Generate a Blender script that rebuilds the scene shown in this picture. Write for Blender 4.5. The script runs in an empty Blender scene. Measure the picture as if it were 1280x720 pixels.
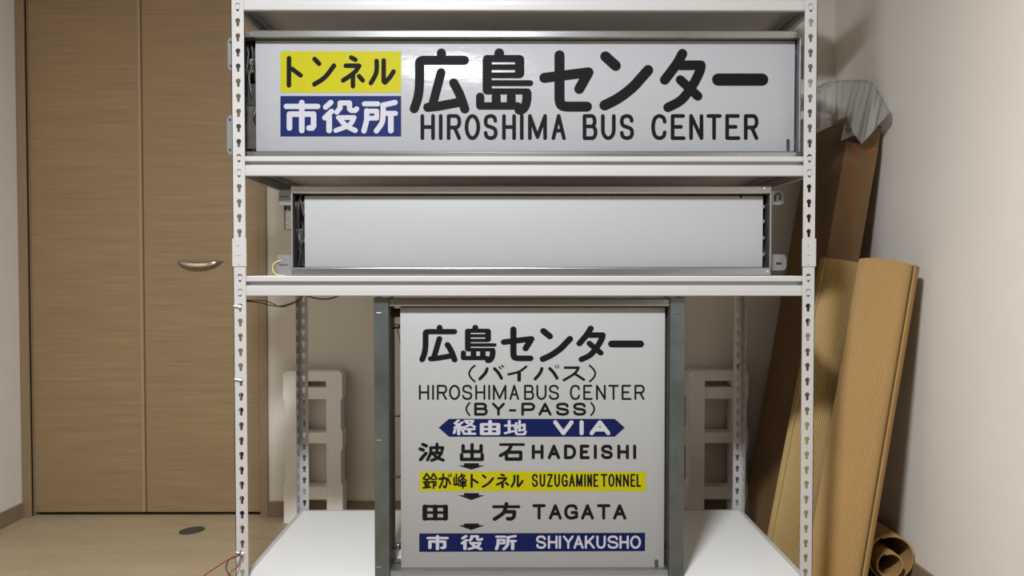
import bpy, bmesh, math, random
from mathutils import Vector, Matrix, Euler
from mathutils.geometry import delaunay_2d_cdt
random.seed(7)
PI = math.pi
SC = bpy.context.scene
COL = SC.collection

# ------------------------------------------------------------------ camera
F = 948.0                                   # focal length for a 1280 px wide frame
CAM_H = 0.978
cam_d = bpy.data.cameras.new('camera')
cam_d.sensor_width = 36.0
cam_d.lens = F / 1280 * 36
cam_d.clip_start = 0.05
cam = bpy.data.objects.new('camera', cam_d)
cam.location = (0, 0, CAM_H)
CAM_ROT = Euler((PI / 2 - 23 / F, 0, -3 / F))
cam.rotation_euler = CAM_ROT
COL.objects.link(cam)
SC.camera = cam
CAM_M = CAM_ROT.to_matrix()

# ------------------------------------------------------------------ light
world = bpy.data.worlds.new('world')
world.use_nodes = True
world.node_tree.nodes['Background'].inputs[0].default_value = (0.9, 0.95, 1.0, 1)
world.node_tree.nodes['Background'].inputs[1].default_value = 0.05
SC.world = world

lamp_d = bpy.data.lights.new('ceiling_lamp_light', 'AREA')      # domed ceiling lamp a little left of the camera
lamp_d.energy = 132
lamp_d.color = (0.97, 1.0, 1.03)
lamp_d.shape = 'DISK'; lamp_d.size = 0.30
lamp = bpy.data.objects.new('ceiling_lamp_light', lamp_d)
lamp.location = (-0.31, 0.34, 2.45)
COL.objects.link(lamp)

SC.view_settings.view_transform = 'Standard'
SC.view_settings.look = 'None'
SC.view_settings.exposure = 0.0
SC.view_settings.gamma = 1.0
SC.view_settings.use_curve_mapping = False

# ------------------------------------------------------------------ helpers
def at(u, v, Y):
    """point of the vertical plane y = Y seen at a photo pixel (1280 x 720)"""
    d = CAM_M @ Vector(((u - 640) / F, -(v - 360) / F, -1))
    t = Y / d.y
    return Vector((d.x * t, Y, CAM_H + d.z * t))

class MB:
    def __init__(self): self.bm = bmesh.new()
    def box(self, x0, x1, y0, y1, z0, z1, bev=0.0, mi=0, M=None):
        b = bmesh.new()
        bmesh.ops.create_cube(b, size=1.0)
        for v in b.verts:
            v.co = Vector(((x0 + x1) / 2 + v.co.x * (x1 - x0), (y0 + y1) / 2 + v.co.y * (y1 - y0), (z0 + z1) / 2 + v.co.z * (z1 - z0)))
        if bev > 0:
            bmesh.ops.bevel(b, geom=b.edges[:], offset=bev, segments=2, affect='EDGES', profile=0.5)
        self._add(b, mi, M)
        return self
    def _add(self, b, mi=0, M=None):
        if M is not None: bmesh.ops.transform(b, matrix=M, verts=b.verts[:])
        bmesh.ops.recalc_face_normals(b, faces=b.faces[:])
        mp = {}
        for v in b.verts: mp[v] = self.bm.verts.new(v.co)
        for f in b.faces:
            try:
                nf = self.bm.faces.new([mp[v] for v in f.verts]); nf.material_index = mi; nf.smooth = f.smooth
            except ValueError: pass
        b.free()
    def cyl(self, p0, p1, r, r2=None, n=20, caps=True, mi=0):
        p0, p1 = Vector(p0), Vector(p1)
        if r2 is None: r2 = r
        ax = (p1 - p0)
        q = ax.to_track_quat('Z', 'Y').to_matrix()
        b = bmesh.new()
        A = [b.verts.new(p0 + q @ Vector((r * math.cos(2 * PI * i / n), r * math.sin(2 * PI * i / n), 0))) for i in range(n)]
        B = [b.verts.new(p1 + q @ Vector((r2 * math.cos(2 * PI * i / n), r2 * math.sin(2 * PI * i / n), 0))) for i in range(n)]
        for i in range(n):
            f = b.faces.new((A[i], A[(i + 1) % n], B[(i + 1) % n], B[i])); f.smooth = True
        if caps:
            b.faces.new(A[::-1]); b.faces.new(B)
        self._add(b, mi)
        return self
    def tube(self, pts, r, n=8, mi=0):
        pts = catmull([Vector(p) for p in pts], 6)
        b = bmesh.new()
        rings = []
        for i, p in enumerate(pts):
            t = (pts[min(i + 1, len(pts) - 1)] - pts[max(i - 1, 0)])
            q = t.to_track_quat('Z', 'Y').to_matrix()
            rings.append([b.verts.new(p + q @ Vector((r * math.cos(2 * PI * k / n), r * math.sin(2 * PI * k / n), 0))) for k in range(n)])
        for a, c in zip(rings, rings[1:]):
            for k in range(n):
                f = b.faces.new((a[k], a[(k + 1) % n], c[(k + 1) % n], c[k])); f.smooth = True
        b.faces.new(rings[0][::-1]); b.faces.new(rings[-1])
        self._add(b, mi)
        return self
    def prism(self, poly, off, mi=0, smooth=False):
        """planar polygon (3-D points) pushed along the vector off"""
        b = bmesh.new()
        off = Vector(off)
        A = [b.verts.new(Vector(p)) for p in poly]
        B = [b.verts.new(Vector(p) + off) for p in poly]
        n = len(A)
        b.faces.new(A); b.faces.new(B[::-1])
        for i in range(n):
            f = b.faces.new((A[i], B[i], B[(i + 1) % n], A[(i + 1) % n])); f.smooth = smooth
        self._add(b, mi)
        return self
    def grid(self, rows, mi=0, smooth=True):
        vs = [[self.bm.verts.new(Vector(p)) for p in r] for r in rows]
        for a, c in zip(vs, vs[1:]):
            for k in range(len(a) - 1):
                f = self.bm.faces.new((a[k], a[k + 1], c[k + 1], c[k])); f.smooth = smooth; f.material_index = mi
        return self
    def mesh(self, m):
        b = bmesh.new(); b.from_mesh(m)
        self._add(b)
        return self
    def build(self, name, mats, parent=None, offset=None):
        if not isinstance(mats, (list, tuple)): mats = [mats]
        me = bpy.data.meshes.new(name)
        off = Vector(offset) if offset is not None else base_of(parent)
        for v in self.bm.verts: v.co -= off
        self.bm.to_mesh(me); self.bm.free()
        for m in mats: me.materials.append(m)
        o = bpy.data.objects.new(name, me)
        COL.objects.link(o)
        if parent is not None: o.parent = parent
        else: o.location = off
        return o

def base_of(p):
    v = Vector((0, 0, 0))
    while p is not None:
        v += p.location; p = p.parent
    return v

def catmull(P, k=6, closed=False):
    out = []
    n = len(P)
    if n < 3 and not closed: return list(P)
    for i in range(n if closed else n - 1):
        if closed: a, b, c, d = P[(i - 1) % n], P[i], P[(i + 1) % n], P[(i + 2) % n]
        else: a, b, c, d = P[max(i - 1, 0)], P[i], P[i + 1], P[min(i + 2, n - 1)]
        for j in range(k):
            t = j / k
            out.append(0.5 * ((2 * b) + (c - a) * t + (2 * a - 5 * b + 4 * c - d) * t * t + (3 * b - a - 3 * c + d) * t ** 3))
    if not closed: out.append(P[-1])
    return out

def tag(o, label, cat, group=None):
    o['label'] = label; o['category'] = cat
    if group: o['group'] = group
    return o
def thing(name, loc, label, cat, group=None):
    o = bpy.data.objects.new(name, None)
    o.empty_display_size = 0.05
    o.location = loc
    COL.objects.link(o)
    return tag(o, label, cat, group)
def struct(o):
    o['kind'] = 'structure'
    return o

# ------------------------------------------------------------------ materials
def lin(r, g, b):
    f = lambda c: (c / 255 / 12.92) if c / 255 <= 0.04045 else ((c / 255 + 0.055) / 1.055) ** 2.4
    return (f(r), f(g), f(b), 1)
def mat(name, col, rough=0.5, metal=0.0, spec=0.5, noise=None, bump=None, rnoise=None):
    """noise = (scale xyz, amount, detail): value change of the colour; bump = (scale xyz, strength, distance)"""
    m = bpy.data.materials.new(name)
    m.use_nodes = True
    nt = m.node_tree
    bs = nt.nodes['Principled BSDF']
    bs.inputs['Base Color'].default_value = col
    bs.inputs['Roughness'].default_value = rough
    bs.inputs['Metallic'].default_value = metal
    bs.inputs['Specular IOR Level'].default_value = spec
    tc = nt.nodes.new('ShaderNodeTexCoord')
    def nz(scale, detail=4):
        mp = nt.nodes.new('ShaderNodeMapping')
        mp.inputs['Scale'].default_value = scale
        nt.links.new(tc.outputs['Object'], mp.inputs['Vector'])
        n = nt.nodes.new('ShaderNodeTexNoise')
        n.inputs['Scale'].default_value = 1.0
        n.inputs['Detail'].default_value = detail
        nt.links.new(mp.outputs['Vector'], n.inputs['Vector'])
        return n.outputs['Fac']
    if noise:
        prev = None
        for (s, amt, dt) in (noise if isinstance(noise, list) else [noise]):
            fac = nz(s, dt)
            mr = nt.nodes.new('ShaderNodeMapRange')
            mr.inputs[1].default_value = 0.3; mr.inputs[2].default_value = 0.7
            mr.inputs[3].default_value = 1 - amt; mr.inputs[4].default_value = 1 + amt
            nt.links.new(fac, mr.inputs[0])
            mx = nt.nodes.new('ShaderNodeVectorMath'); mx.operation = 'SCALE'
            if prev is None: mx.inputs[0].default_value = col[:3]
            else: nt.links.new(prev, mx.inputs[0])
            nt.links.new(mr.outputs[0], mx.inputs['Scale'])
            prev = mx.outputs[0]
        nt.links.new(prev, bs.inputs['Base Color'])
    if rnoise:
        s, a, b2 = rnoise
        mr = nt.nodes.new('ShaderNodeMapRange')
        mr.inputs[1].default_value = 0.3; mr.inputs[2].default_value = 0.7
        mr.inputs[3].default_value = a; mr.inputs[4].default_value = b2
        nt.links.new(nz(s, 3), mr.inputs[0]); nt.links.new(mr.outputs[0], bs.inputs['Roughness'])
    if bump:
        s, st, dist = bump
        bp = nt.nodes.new('ShaderNodeBump')
        bp.inputs['Strength'].default_value = st; bp.inputs['Distance'].default_value = dist
        nt.links.new(nz(s, 3), bp.inputs['Height']); nt.links.new(bp.outputs[0], bs.inputs['Normal'])
    return m

M_WALL = mat('wallpaper', (0.68, 0.635, 0.575, 1), 0.85, noise=[((1.2, 1.2, 1.2), 0.02, 2), ((9, 9, 9), 0.01, 3)], bump=((260, 260, 260), 0.25, 0.001))
M_CEIL = mat('ceiling_paper', (0.5, 0.48, 0.45, 1), 0.9)
M_FLOOR = mat('floor_sheet', (0.36, 0.28, 0.175, 1), 0.55, noise=[((3, 14, 1), 0.06, 5), ((22, 40, 1), 0.05, 4)], rnoise=((6, 6, 6), 0.45, 0.65))
M_DOOR = mat('door_veneer', (0.24, 0.165, 0.085, 1), 0.5, noise=[((1.6, 1, 26), 0.05, 5), ((5, 1, 190), 0.12, 4), ((2.5, 1, 70), 0.07, 3)], bump=((6, 1, 220), 0.15, 0.0005))
M_CASING = mat('casing_veneer', (0.235, 0.165, 0.094, 1), 0.5, noise=[((120, 120, 2), 0.08, 4)])
M_EDGE_LIT = mat('veneer_edge_highlight', (0.30, 0.21, 0.115, 1), 0.45)  # door veneer made paler, the edge highlight is in the colour
M_BASE = mat('baseboard_wood', (0.215, 0.155, 0.10, 1), 0.55, noise=[((2, 2, 120), 0.08, 4)])
M_DARK = mat('dark_void', (0.02, 0.015, 0.01, 1), 0.9)
M_WHITE = mat('white_coated_steel', (0.375, 0.372, 0.375, 1), 0.38, spec=0.3, noise=((14, 14, 14), 0.01, 3), bump=((300, 300, 300), 0.05, 0.0004))
M_BOARD = mat('white_shelf_board', (0.62, 0.615, 0.60, 1), 0.45, noise=((5, 5, 5), 0.012, 3))
M_ALU = mat('brushed_aluminium', (0.27, 0.27, 0.275, 1), 0.3, 0.8, noise=((3, 60, 60), 0.06, 4), rnoise=((2, 40, 40), 0.22, 0.32))
M_ALU_LIT = mat('aluminium_lit', (0.40, 0.40, 0.405, 1), 0.38, 0.45, noise=((3, 60, 60), 0.06, 4))  # lighter copy of the aluminium, bright reflection put into the colour
M_GALV = mat('galvanised_steel', (0.115, 0.135, 0.14, 1), 0.38, 0.85, noise=[((24, 24, 18), 0.12, 3), ((5, 5, 3), 0.10, 2)], rnoise=((10, 10, 10), 0.32, 0.5))
M_STEEL = mat('dull_steel', (0.27, 0.272, 0.28, 1), 0.45, 0.7, noise=((30, 30, 30), 0.08, 3))
M_BLACK = mat('black_plastic', (0.014, 0.013, 0.013, 1), 0.45)
M_INNER = mat('dark_inner_plate', (0.05, 0.046, 0.042, 1), 0.5, 0.3, noise=((40, 40, 40), 0.2, 3))
M_TAN = mat('tan_insulation', (0.15, 0.125, 0.095, 1), 0.6)
M_FILM = mat('white_film', (0.285, 0.292, 0.312, 1), 0.24, spec=0.16, noise=((2.2, 1, 3), 0.012, 2), bump=((16, 1, 34), 0.35, 0.004))
M_FILM2 = mat('blank_white_film', (0.30, 0.305, 0.32, 1), 0.45, spec=0.1, noise=((2.2, 1, 3), 0.012, 2), bump=((6, 1, 8), 0.22, 0.003))
M_FILM3 = mat('matt_white_film', (0.265, 0.27, 0.275, 1), 0.45, spec=0.3, noise=((2.2, 1, 3), 0.015, 2), bump=((6, 1, 7), 0.22, 0.003))
M_INK = mat('black_ink', (0.007, 0.007, 0.008, 1), 0.55, spec=0.05)
M_YEL = mat('yellow_ink', lin(152, 147, 3), 0.55, spec=0.15)
M_BLUE = mat('blue_ink', lin(6, 22, 74), 0.55, spec=0.15)
M_NAVY = mat('navy_ink', lin(4, 16, 64), 0.55, spec=0.15)
M_WINK = mat('white_ink', (0.345, 0.345, 0.395, 1), 0.55, spec=0.15)
M_CHROME = mat('satin_nickel', (0.62, 0.58, 0.52, 1), 0.22, 1.0)
M_FOAM = mat('polystyrene_foam', (0.84, 0.82, 0.78, 1), 0.8, noise=((60, 60, 60), 0.03, 3), bump=((150, 150, 150), 0.4, 0.002))
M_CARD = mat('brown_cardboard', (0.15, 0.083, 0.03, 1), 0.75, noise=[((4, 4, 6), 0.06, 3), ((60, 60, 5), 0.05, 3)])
M_CARD2 = mat('tan_corrugated_cardboard', (0.34, 0.205, 0.075, 1), 0.75, noise=[((3, 3, 3), 0.05, 3)])
M_CARD3 = mat('straw_corrugated_cardboard', (0.34, 0.235, 0.09, 1), 0.75, noise=[((3, 3, 3), 0.06, 3)])
M_RED = mat('red_print', (0.30, 0.045, 0.022, 1), 0.7)
M_WRED = mat('red_wire', (0.16, 0.022, 0.012, 1), 0.4)
M_WBLK = mat('black_wire', (0.02, 0.012, 0.01, 1), 0.4)
M_WYEL = mat('yellow_wire', (0.62, 0.55, 0.12, 1), 0.4)
M_GREY = mat('grey_plastic', (0.16, 0.165, 0.175, 1), 0.45, 0.2)
M_SPOT = mat('dark_grey_plate', (0.05, 0.044, 0.034, 1), 0.6, noise=((60, 60, 60), 0.25, 3))
M_TIE = mat('white_nylon', (0.75, 0.74, 0.72, 1), 0.4)

def plastic_wrap():
    m = bpy.data.materials.new('clear_plastic_wrap')
    m.use_nodes = True
    nt = m.node_tree
    bs = nt.nodes['Principled BSDF']
    bs.inputs['Base Color'].default_value = (0.46, 0.46, 0.44, 1)
    bs.inputs['Roughness'].default_value = 0.25
    tr = nt.nodes.new('ShaderNodeBsdfTransparent')
    mx = nt.nodes.new('ShaderNodeMixShader')
    mx.inputs[0].default_value = 0.55
    out = nt.nodes['Material Output']
    nt.links.new(tr.outputs[0], mx.inputs[1]); nt.links.new(bs.outputs[0], mx.inputs[2]); nt.links.new(mx.outputs[0], out.inputs[0])
    v = nt.nodes.new('ShaderNodeTexVoronoi'); v.inputs['Scale'].default_value = 110
    tc = nt.nodes.new('ShaderNodeTexCoord'); nt.links.new(tc.outputs['Object'], v.inputs['Vector'])
    bp = nt.nodes.new('ShaderNodeBump'); bp.inputs['Strength'].default_value = 0.4; bp.inputs['Distance'].default_value = 0.003
    nt.links.new(v.outputs[0], bp.inputs['Height']); nt.links.new(bp.outputs[0], bs.inputs['Normal'])
    return m
M_WRAP = plastic_wrap()

# ------------------------------------------------------------------ room
XL, XR, YB, YF, ZC = -1.925, 1.275, 2.99, -4.2, 2.50
o = struct(MB().box(XL - .1, XR + .1, YF - .1, YB + .1, -0.1, 0).build('floor', M_FLOOR))
o = struct(MB().box(XL - .1, XR + .1, YF - .1, YB + .1, ZC, ZC + .1).build('ceiling', M_CEIL))
DX0, DX1, DZ = -1.890, -0.985, 2.05        # closet door opening
w = MB()
w.box(XL - .1, DX0 - .0, YB, YB + .1, 0, ZC)
w.box(DX0, DX1, YB, YB + .1, DZ, ZC)
w.box(DX1, XR + .1, YB, YB + .1, 0, ZC)
struct(w.build('wall_back', M_WALL))
struct(MB().box(XL - .1, XL, YF, YB, 0, ZC).build('wall_left', M_WALL))
struct(MB().box(XR, XR + .1, YF, YB, 0, ZC).build('wall_right', M_WALL))
struct(MB().box(XL - .1, XR + .1, YF - .1, YF, 0, ZC).build('wall_front', M_CASING))
struct(MB().box(DX0 - .05, DX1 + .05, YB + .1, YB + .14, 0, DZ).build('wall_closet', M_DARK))
struct(MB().box(DX1 + .03, XR, YB - .009, YB, 0, .060, .002).build('baseboard_back', M_BASE))
struct(MB().box(XL, XL + .009, YF, YB - .02, 0, .060, .002).build('baseboard_left', M_BASE))
struct(MB().box(XR - .009, XR, YF, YB - .01, 0, .060, .002).build('baseboard_right', M_BASE))

# closet door frame and bifold door
t = MB()
for (a, b) in ((XL, DX0), (DX1, DX1 + .031)):
    t.box(a, b, YB - .012, YB + .08, 0, DZ + .03, .002)
t.box(XL, DX1 + .031, YB - .012, YB + .08, DZ, DZ + .035, .002)
t.box(DX0, DX0 + .0055, YB + .005, YB + .08, 0, DZ)
t.box(DX0 - .012, DX0, YB - .004, YB + .01, 0, DZ, .001)
struct(t.build('trim_1', M_CASING))
door = bpy.data.objects.new('door_1', None); door.location = ((DX0 + DX1) / 2, YB, 0.0); COL.objects.link(door)
struct(door)
xm = -1.4425
for (a, b) in ((DX0 + .005, xm - .0012), (xm + .0012, DX1 - .003)):
    MB().box(a, b, YB + .004, YB + .036, .014, DZ - .006, .004).build('door_panel', M_DOOR, door)
MB().box(xm - .014, xm - .0025, YB + .0005, YB + .006, .016, DZ - .008, .0018).build('edge_highlight_strip', M_EDGE_LIT, door)  # highlight along the rounded leaf edge, put in as a paler strip
# bow handle on the right-hand leaf
hc = at(250, 328, YB)
h = MB()
rows = []
for i in range(25):
    s = -1 + 2 * i / 24
    wv = 0.0125 * (1 - s * s) ** 0.6 + 0.0015
    dep = 0.026 * (1 - s ** 4)
    zc = hc.z + 0.004 - 0.014 * (1 - s * s)
    ring = []
    for k in range(12):
        a = 2 * PI * k / 12
        ring.append((hc.x + s * .089, YB + .003 - dep + 0.006 * math.sin(a), zc + wv * math.cos(a) * 0.8))
    ring.append(ring[0])
    rows.append(ring)
h.grid(rows)
h.build('door_handle', M_CHROME, door)

# ------------------------------------------------------------------ shelving unit
SX0, SX1, SY0, SY1 = -0.7205, 0.7985, 1.98, 2.585
PITCH, Z0K = 0.0389, 1.268
PW = 0.0327
SH_TOPS = [0.156, 0.961, 1.274, 1.702, 2.052]
KRIV = [-29, -30, -8, -9, 0, -1, 11, 10, 20, 19]
unit = thing('shelving_unit', ((SX0 + SX1) / 2, (SY0 + SY1) / 2, 0), 'white steel boltless shelving rack with keyhole slotted posts that carries the three bus signs', 'shelf')

def keyhole_strip(z0, z1, skip):
    """flat strip (width along x, height along z) pierced by keyholes; thickness along y"""
    cu = bpy.data.curves.new('tmp', 'CURVE')
    cu.dimensions = '2D'; cu.fill_mode = 'BOTH'; cu.extrude = 0.0008
    def sp(pts):
        s = cu.splines.new('POLY'); s.points.add(len(pts) - 1)
        for p, q in zip(s.points, pts): p.co = (q[0], q[1], 0, 1)
        s.use_cyclic_u = True
    sp([(0, z0), (PW, z0), (PW, z1), (0, z1)])
    k = -34
    while True:
        zc = Z0K + PITCH * k
        k += 1
        if zc < z0 + .015: continue
        if zc > z1 - .02: break
        if any(a < zc < b for a, b in skip): continue
        cx = PW * 0.53
        R, r, L = 0.0064, 0.0036, 0.0155
        a0 = math.asin(r / R)
        pts = []
        n = 14
        for i in range(n + 1):
            a = -PI / 2 + a0 + (2 * PI - 2 * a0) * i / n
            pts.append((cx + R * math.cos(a), zc + .004 + R * math.sin(a)))
        for i in range(7):
            a = PI - PI * -i / 6 if False else PI + PI * i / 6
            pts.append((cx + r * math.cos(a), zc + .004 - L + r + r * math.sin(a)))
        sp(pts)
    ob = bpy.data.objects.new('tmp', cu)
    me = bpy.data.meshes.new_from_object(ob)
    bpy.data.objects.remove(ob)
    for v in me.vertices: v.co = (v.co.x, v.co.z, v.co.y)
    return me
STRIP = keyhole_strip(0.004, 2.10, [(0.975, 1.066)])
for sx in (0, 1):
    for sy in (0, 1):
        xo = SX0 if sx == 0 else SX1
        yo = SY0 if sy == 0 else SY1
        m = MB()
        b = bmesh.new(); b.from_mesh(STRIP)          # face parallel to the front
        for v in b.verts:
            v.co = Vector((xo + (v.co.x if sx == 0 else -v.co.x), yo + (0.0008 if sy == 0 else -0.0008) + v.co.y, v.co.z))
        m._add(b)
        b = bmesh.new(); b.from_mesh(STRIP)          # flange running front to back
        for v in b.verts:
            v.co = Vector((xo + (0.0008 if sx == 0 else -0.0008) + v.co.y, yo + (v.co.x if sy == 0 else -v.co.x), v.co.z))
        m._add(b)
        p = m.build('post', M_WHITE, unit)
        f = MB().box(xo - .002 if sx == 0 else xo - PW - .002, xo + PW + .002 if sx == 0 else xo + .002, yo - .002 if sy == 0 else yo - PW - .002, yo + PW + .002 if sy == 0 else yo + .002, 0, .03, .002)
        f.build('foot_cap', M_WHITE, p)
        if sy == 0:
            # smooth joint sleeve with stamped marks, proud of the front face
            xa, xb = (xo - .0015, xo + PW + .0025) if sx == 0 else (xo - PW - .0025, xo + .0015)
            j = MB().box(xa, xb, yo - .0022, yo - .0002, 0.986, 1.0585, .0008)
            j.box(xa, xa + .002, yo - .002, yo + .034, 0.986, 1.0585, .0005) if sx == 0 else j.box(xb - .002, xb, yo - .002, yo + .034, 0.986, 1.0585, .0005)
            jo = j.build('joint_sleeve', M_WHITE, p)
            xc = (xa + xb) / 2
            MB().cyl((xc - .003, yo - .0019, 1.040), (xc - .003, yo - .0026, 1.040), .0018, n=12).build('stamped_mark', M_GREY, jo)
            MB().box(xc - .008, xc + .004, yo - .0026, yo - .002, 1.0145, 1.0155).build('stamped_mark', M_GREY, jo)
            MB().cyl((xc - .002, yo - .0019, .992), (xc - .002, yo - .0026, .992), .0014, n=12).build('stamped_mark', M_GREY, jo)
        # rivets that hook into the keyholes
        xr = xo + (PW * .53 if sx == 0 else -PW * .53)
        for k in KRIV:
            zc = Z0K + PITCH * k - .0006
            ya, yb = (yo + .0005, yo - .0015) if sy == 0 else (yo - .0005, yo + .0015)
            MB().cyl((xr, ya, zc), (xr, yb, zc), .0063, .0058, n=20).build('rivet', M_WHITE, p)

def beam_profile(zt):
    # (depth from the front, z), rolled steel section with a groove
    return [(0.0020, zt - .0010), (0.0010, zt - .0025), (0.0010, zt - .0130), (0.0022, zt - .0145), (0.0125, zt - .0155), (0.0125, zt - .0240),
            (0.0020, zt - .0255), (0.0006, zt - .0275), (0.0002, zt - .0380), (0.0006, zt - .0500), (0.0022, zt - .0520), (0.0150, zt - .0520),
            (0.0150, zt - .0505), (0.0040, zt - .0505), (0.0030, zt - .0270), (0.0150, zt - .0262), (0.0150, zt - .0130), (0.0150, zt - .0010)]
for zt in SH_TOPS:
    e = 0.0022
    pf = beam_profile(zt)
    MB().prism([(SX0 + e, SY0 + e + a, z) for a, z in pf], (SX1 - SX0 - 2 * e, 0, 0)).build('front_beam', M_WHITE, unit)
    MB().prism([(SX0 + e, SY1 - e - a, z) for a, z in pf], (SX1 - SX0 - 2 * e, 0, 0)).build('rear_beam', M_WHITE, unit)
    MB().prism([(SX0 + e + a, SY0 + .02, z) for a, z in pf], (0, SY1 - SY0 - .04, 0)).build('side_beam', M_WHITE, unit)
    MB().prism([(SX1 - e - a, SY0 + .02, z) for a, z in pf], (0, SY1 - SY0 - .04, 0)).build('side_beam', M_WHITE, unit)
    MB().box(SX0 + .0175, SX1 - .0175, SY0 + .0175, SY1 - .0175, zt - .012, zt, .001).build('shelf_board', M_BOARD, unit)

# ------------------------------------------------------------------ lettering
LAT = {}
def arc(cx, cy, rx, ry, a0, a1, n=14):
    return [(cx + rx * math.cos(math.radians(a0 + (a1 - a0) * i / n)), cy + ry * math.sin(math.radians(a0 + (a1 - a0) * i / n))) for i in range(n + 1)]
def sm(pts, k=5):
    return [(p.x, p.y) for p in catmull([Vector((a, b, 0)) for a, b in pts], k)]
LAT['A'] = [[(0, 100), (50, 0), (100, 100)], [(20, 66), (80, 66)]]
LAT['B'] = [[(0, 0), (0, 100)], [(0, 0), (66, 0)] + arc(66, 23.5, 26, 23.5, -90, 90) + [(0, 47)], [(0, 47), (68, 47)] + arc(70, 73.5, 30, 26.5, -90, 90) + [(0, 100)]]
LAT['C'] = [sm([(98, 26), (88, 8), (52, 0), (15, 12), (0, 50), (15, 88), (52, 100), (88, 92), (98, 74)])]
LAT['D'] = [[(0, 0), (0, 100)], [(0, 0), (45, 0)] + arc(45, 50, 55, 50, -90, 90, 20) + [(0, 100)]]
LAT['E'] = [[(95, 0), (0, 0), (0, 100), (100, 100)], [(0, 49), (75, 49)]]
LAT['G'] = [sm([(95, 24), (85, 7), (52, 0), (15, 12), (0, 50), (15, 88), (52, 100), (84, 93), (98, 80)]), [(98, 92), (98, 55), (58, 55)]]
LAT['H'] = [[(0, 0), (0, 100)], [(100, 0), (100, 100)], [(0, 50), (100, 50)]]
LAT['I'] = [[(50, 0), (50, 100)]]
LAT['K'] = [[(0, 0), (0, 100)], [(92, 0), (0, 66)], [(34, 42), (100, 100)]]
LAT['L'] = [[(0, 0), (0, 100), (100, 100)]]
LAT['M'] = [[(0, 100), (0, 0), (50, 95), (100, 0), (100, 100)]]
LAT['N'] = [[(0, 100), (0, 0), (100, 100), (100, 0)]]
LAT['O'] = [arc(50, 50, 50, 50, 0, 360, 32)]
LAT['P'] = [[(0, 100), (0, 0), (68, 0)] + arc(68, 28, 32, 28, -90, 90) + [(0, 56)]]
LAT['R'] = [[(0, 100), (0, 0), (66, 0)] + arc(68, 26, 32, 26, -90, 90) + [(0, 52)], [(55, 52), (98, 100)]]
LAT['S'] = [sm([(94, 22), (84, 6), (50, 0), (12, 7), (2, 27), (15, 43), (50, 50), (86, 58), (98, 75), (87, 93), (50, 100), (13, 93), (2, 76)])]
LAT['T'] = [[(0, 0), (100, 0)], [(50, 0), (50, 100)]]
LAT['U'] = [[(0, 0)] + arc(50, 62, 50, 38, 180, 0, 18) + [(100, 0)]]
LAT['V'] = [[(0, 0), (50, 100), (100, 0)]]
LAT['Y'] = [[(0, 0), (50, 52), (100, 0)], [(50, 52), (50, 100)]]
LAT['Z'] = [[(0, 0), (100, 0), (0, 100), (100, 100)]]
LAT['('] = [sm([(100, 0), (35, 22), (0, 50), (35, 78), (100, 100)])]
LAT[')'] = [sm([(0, 0), (65, 22), (100, 50), (65, 78), (0, 100)])]
LAT['-'] = [[(0, 50), (100, 50)]]
# Japanese signs: (width, points) per stroke, in any units; y grows downwards
JP = {}
JP['hiro'] = [(66, [(270, 66), (270, 118)]), (66, [(435, 118), (140, 118)] + sm([(140, 118), (118, 126), (114, 152), (112, 300), (100, 390), (75, 465)])),
    (64, [(268, 205), (205, 445)]), (66, [(172, 455), (250, 447), (402, 418)]), (66, sm([(358, 280), (400, 360), (438, 467)]))]
JP['shima'] = [(70, [(686, 68), (684, 94)]), (66, [(600, 114), (600, 332)]), (52, [(596, 107), (832, 107)]), (41, [(600, 168.5), (830, 168.5)]), (42, [(600, 227), (832, 227)]),
    (66, [(832, 114), (832, 214)]), (43, [(600, 283), (908, 283)]), (44, [(596, 342), (890, 342)]), (66, [(884, 354)] + sm([(884, 354), (883, 400), (872, 445), (850, 472), (828, 475)])),
    (60, [(550, 380), (550, 442)]), (54, [(548, 446), (820, 446)]), (65, [(664.5, 378), (664.5, 438)]), (65, [(772, 378), (772, 438)])]
JP['se'] = [(72, [(198, 82)] + sm([(198, 385), (202, 418), (216, 440), (250, 448)]) + [(393, 448)]), (72, [(90, 243), (404, 203), (338, 322)])]
JP['n'] = [(75, [(528, 92), (602, 158)]), (75, sm([(522, 440), (620, 390), (720, 315), (790, 240), (835, 190)]))]
JP['ta'] = [(70, sm([(306, 70), (262, 148), (180, 258)])), (70, [(290, 153), (438, 153)]), (68, sm([(438, 153), (430, 195), (380, 295), (300, 400), (203, 455)])), (66, [(291, 257), (416, 374)])]
JP['bou'] = [(86, [(561, 257), (880, 257)])]
JP['to'] = [(33, [(122, 102), (121, 296)]), (33, [(142, 178), (204, 225)])]
JP['n2'] = [(34, [(306, 111), (338, 144)]), (34, sm([(304, 290), (380, 240), (445, 158)]))]
JP['ne'] = [(33, [(570, 100), (600, 116)]), (33, [(531, 158), (627, 158)] + sm([(627, 158), (590, 208), (512, 262)])), (33, [(582, 215), (582, 303)]), (33, [(626, 232), (652, 262)])]
JP['ru'] = [(33, sm([(753, 124), (750, 208), (712, 283)])), (33, [(803, 120), (803, 270), (812, 279)] + sm([(812, 279), (848, 240), (873, 200)]))]
JP['ichi'] = [(40, [(215, 423), (215, 622)]), (38, [(105, 450), (328, 450)]), (40, [(127, 604), (127, 505), (299, 505), (299, 590), (290, 604), (266, 604)])]
JP['yaku'] = [(38, [(425, 423), (388, 456)]), (38, [(430, 486), (383, 532)]), (40, [(413, 525), (413, 622)]),
    (36, [(466, 492), (490, 462), (490, 426), (556, 426), (556, 470), (570, 480), (596, 480), (606, 468)]), (34, [(478, 530), (588, 530)] + sm([(588, 530), (555, 582), (460, 622)])), (36, sm([(492, 545), (535, 590), (596, 622)]))]
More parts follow.
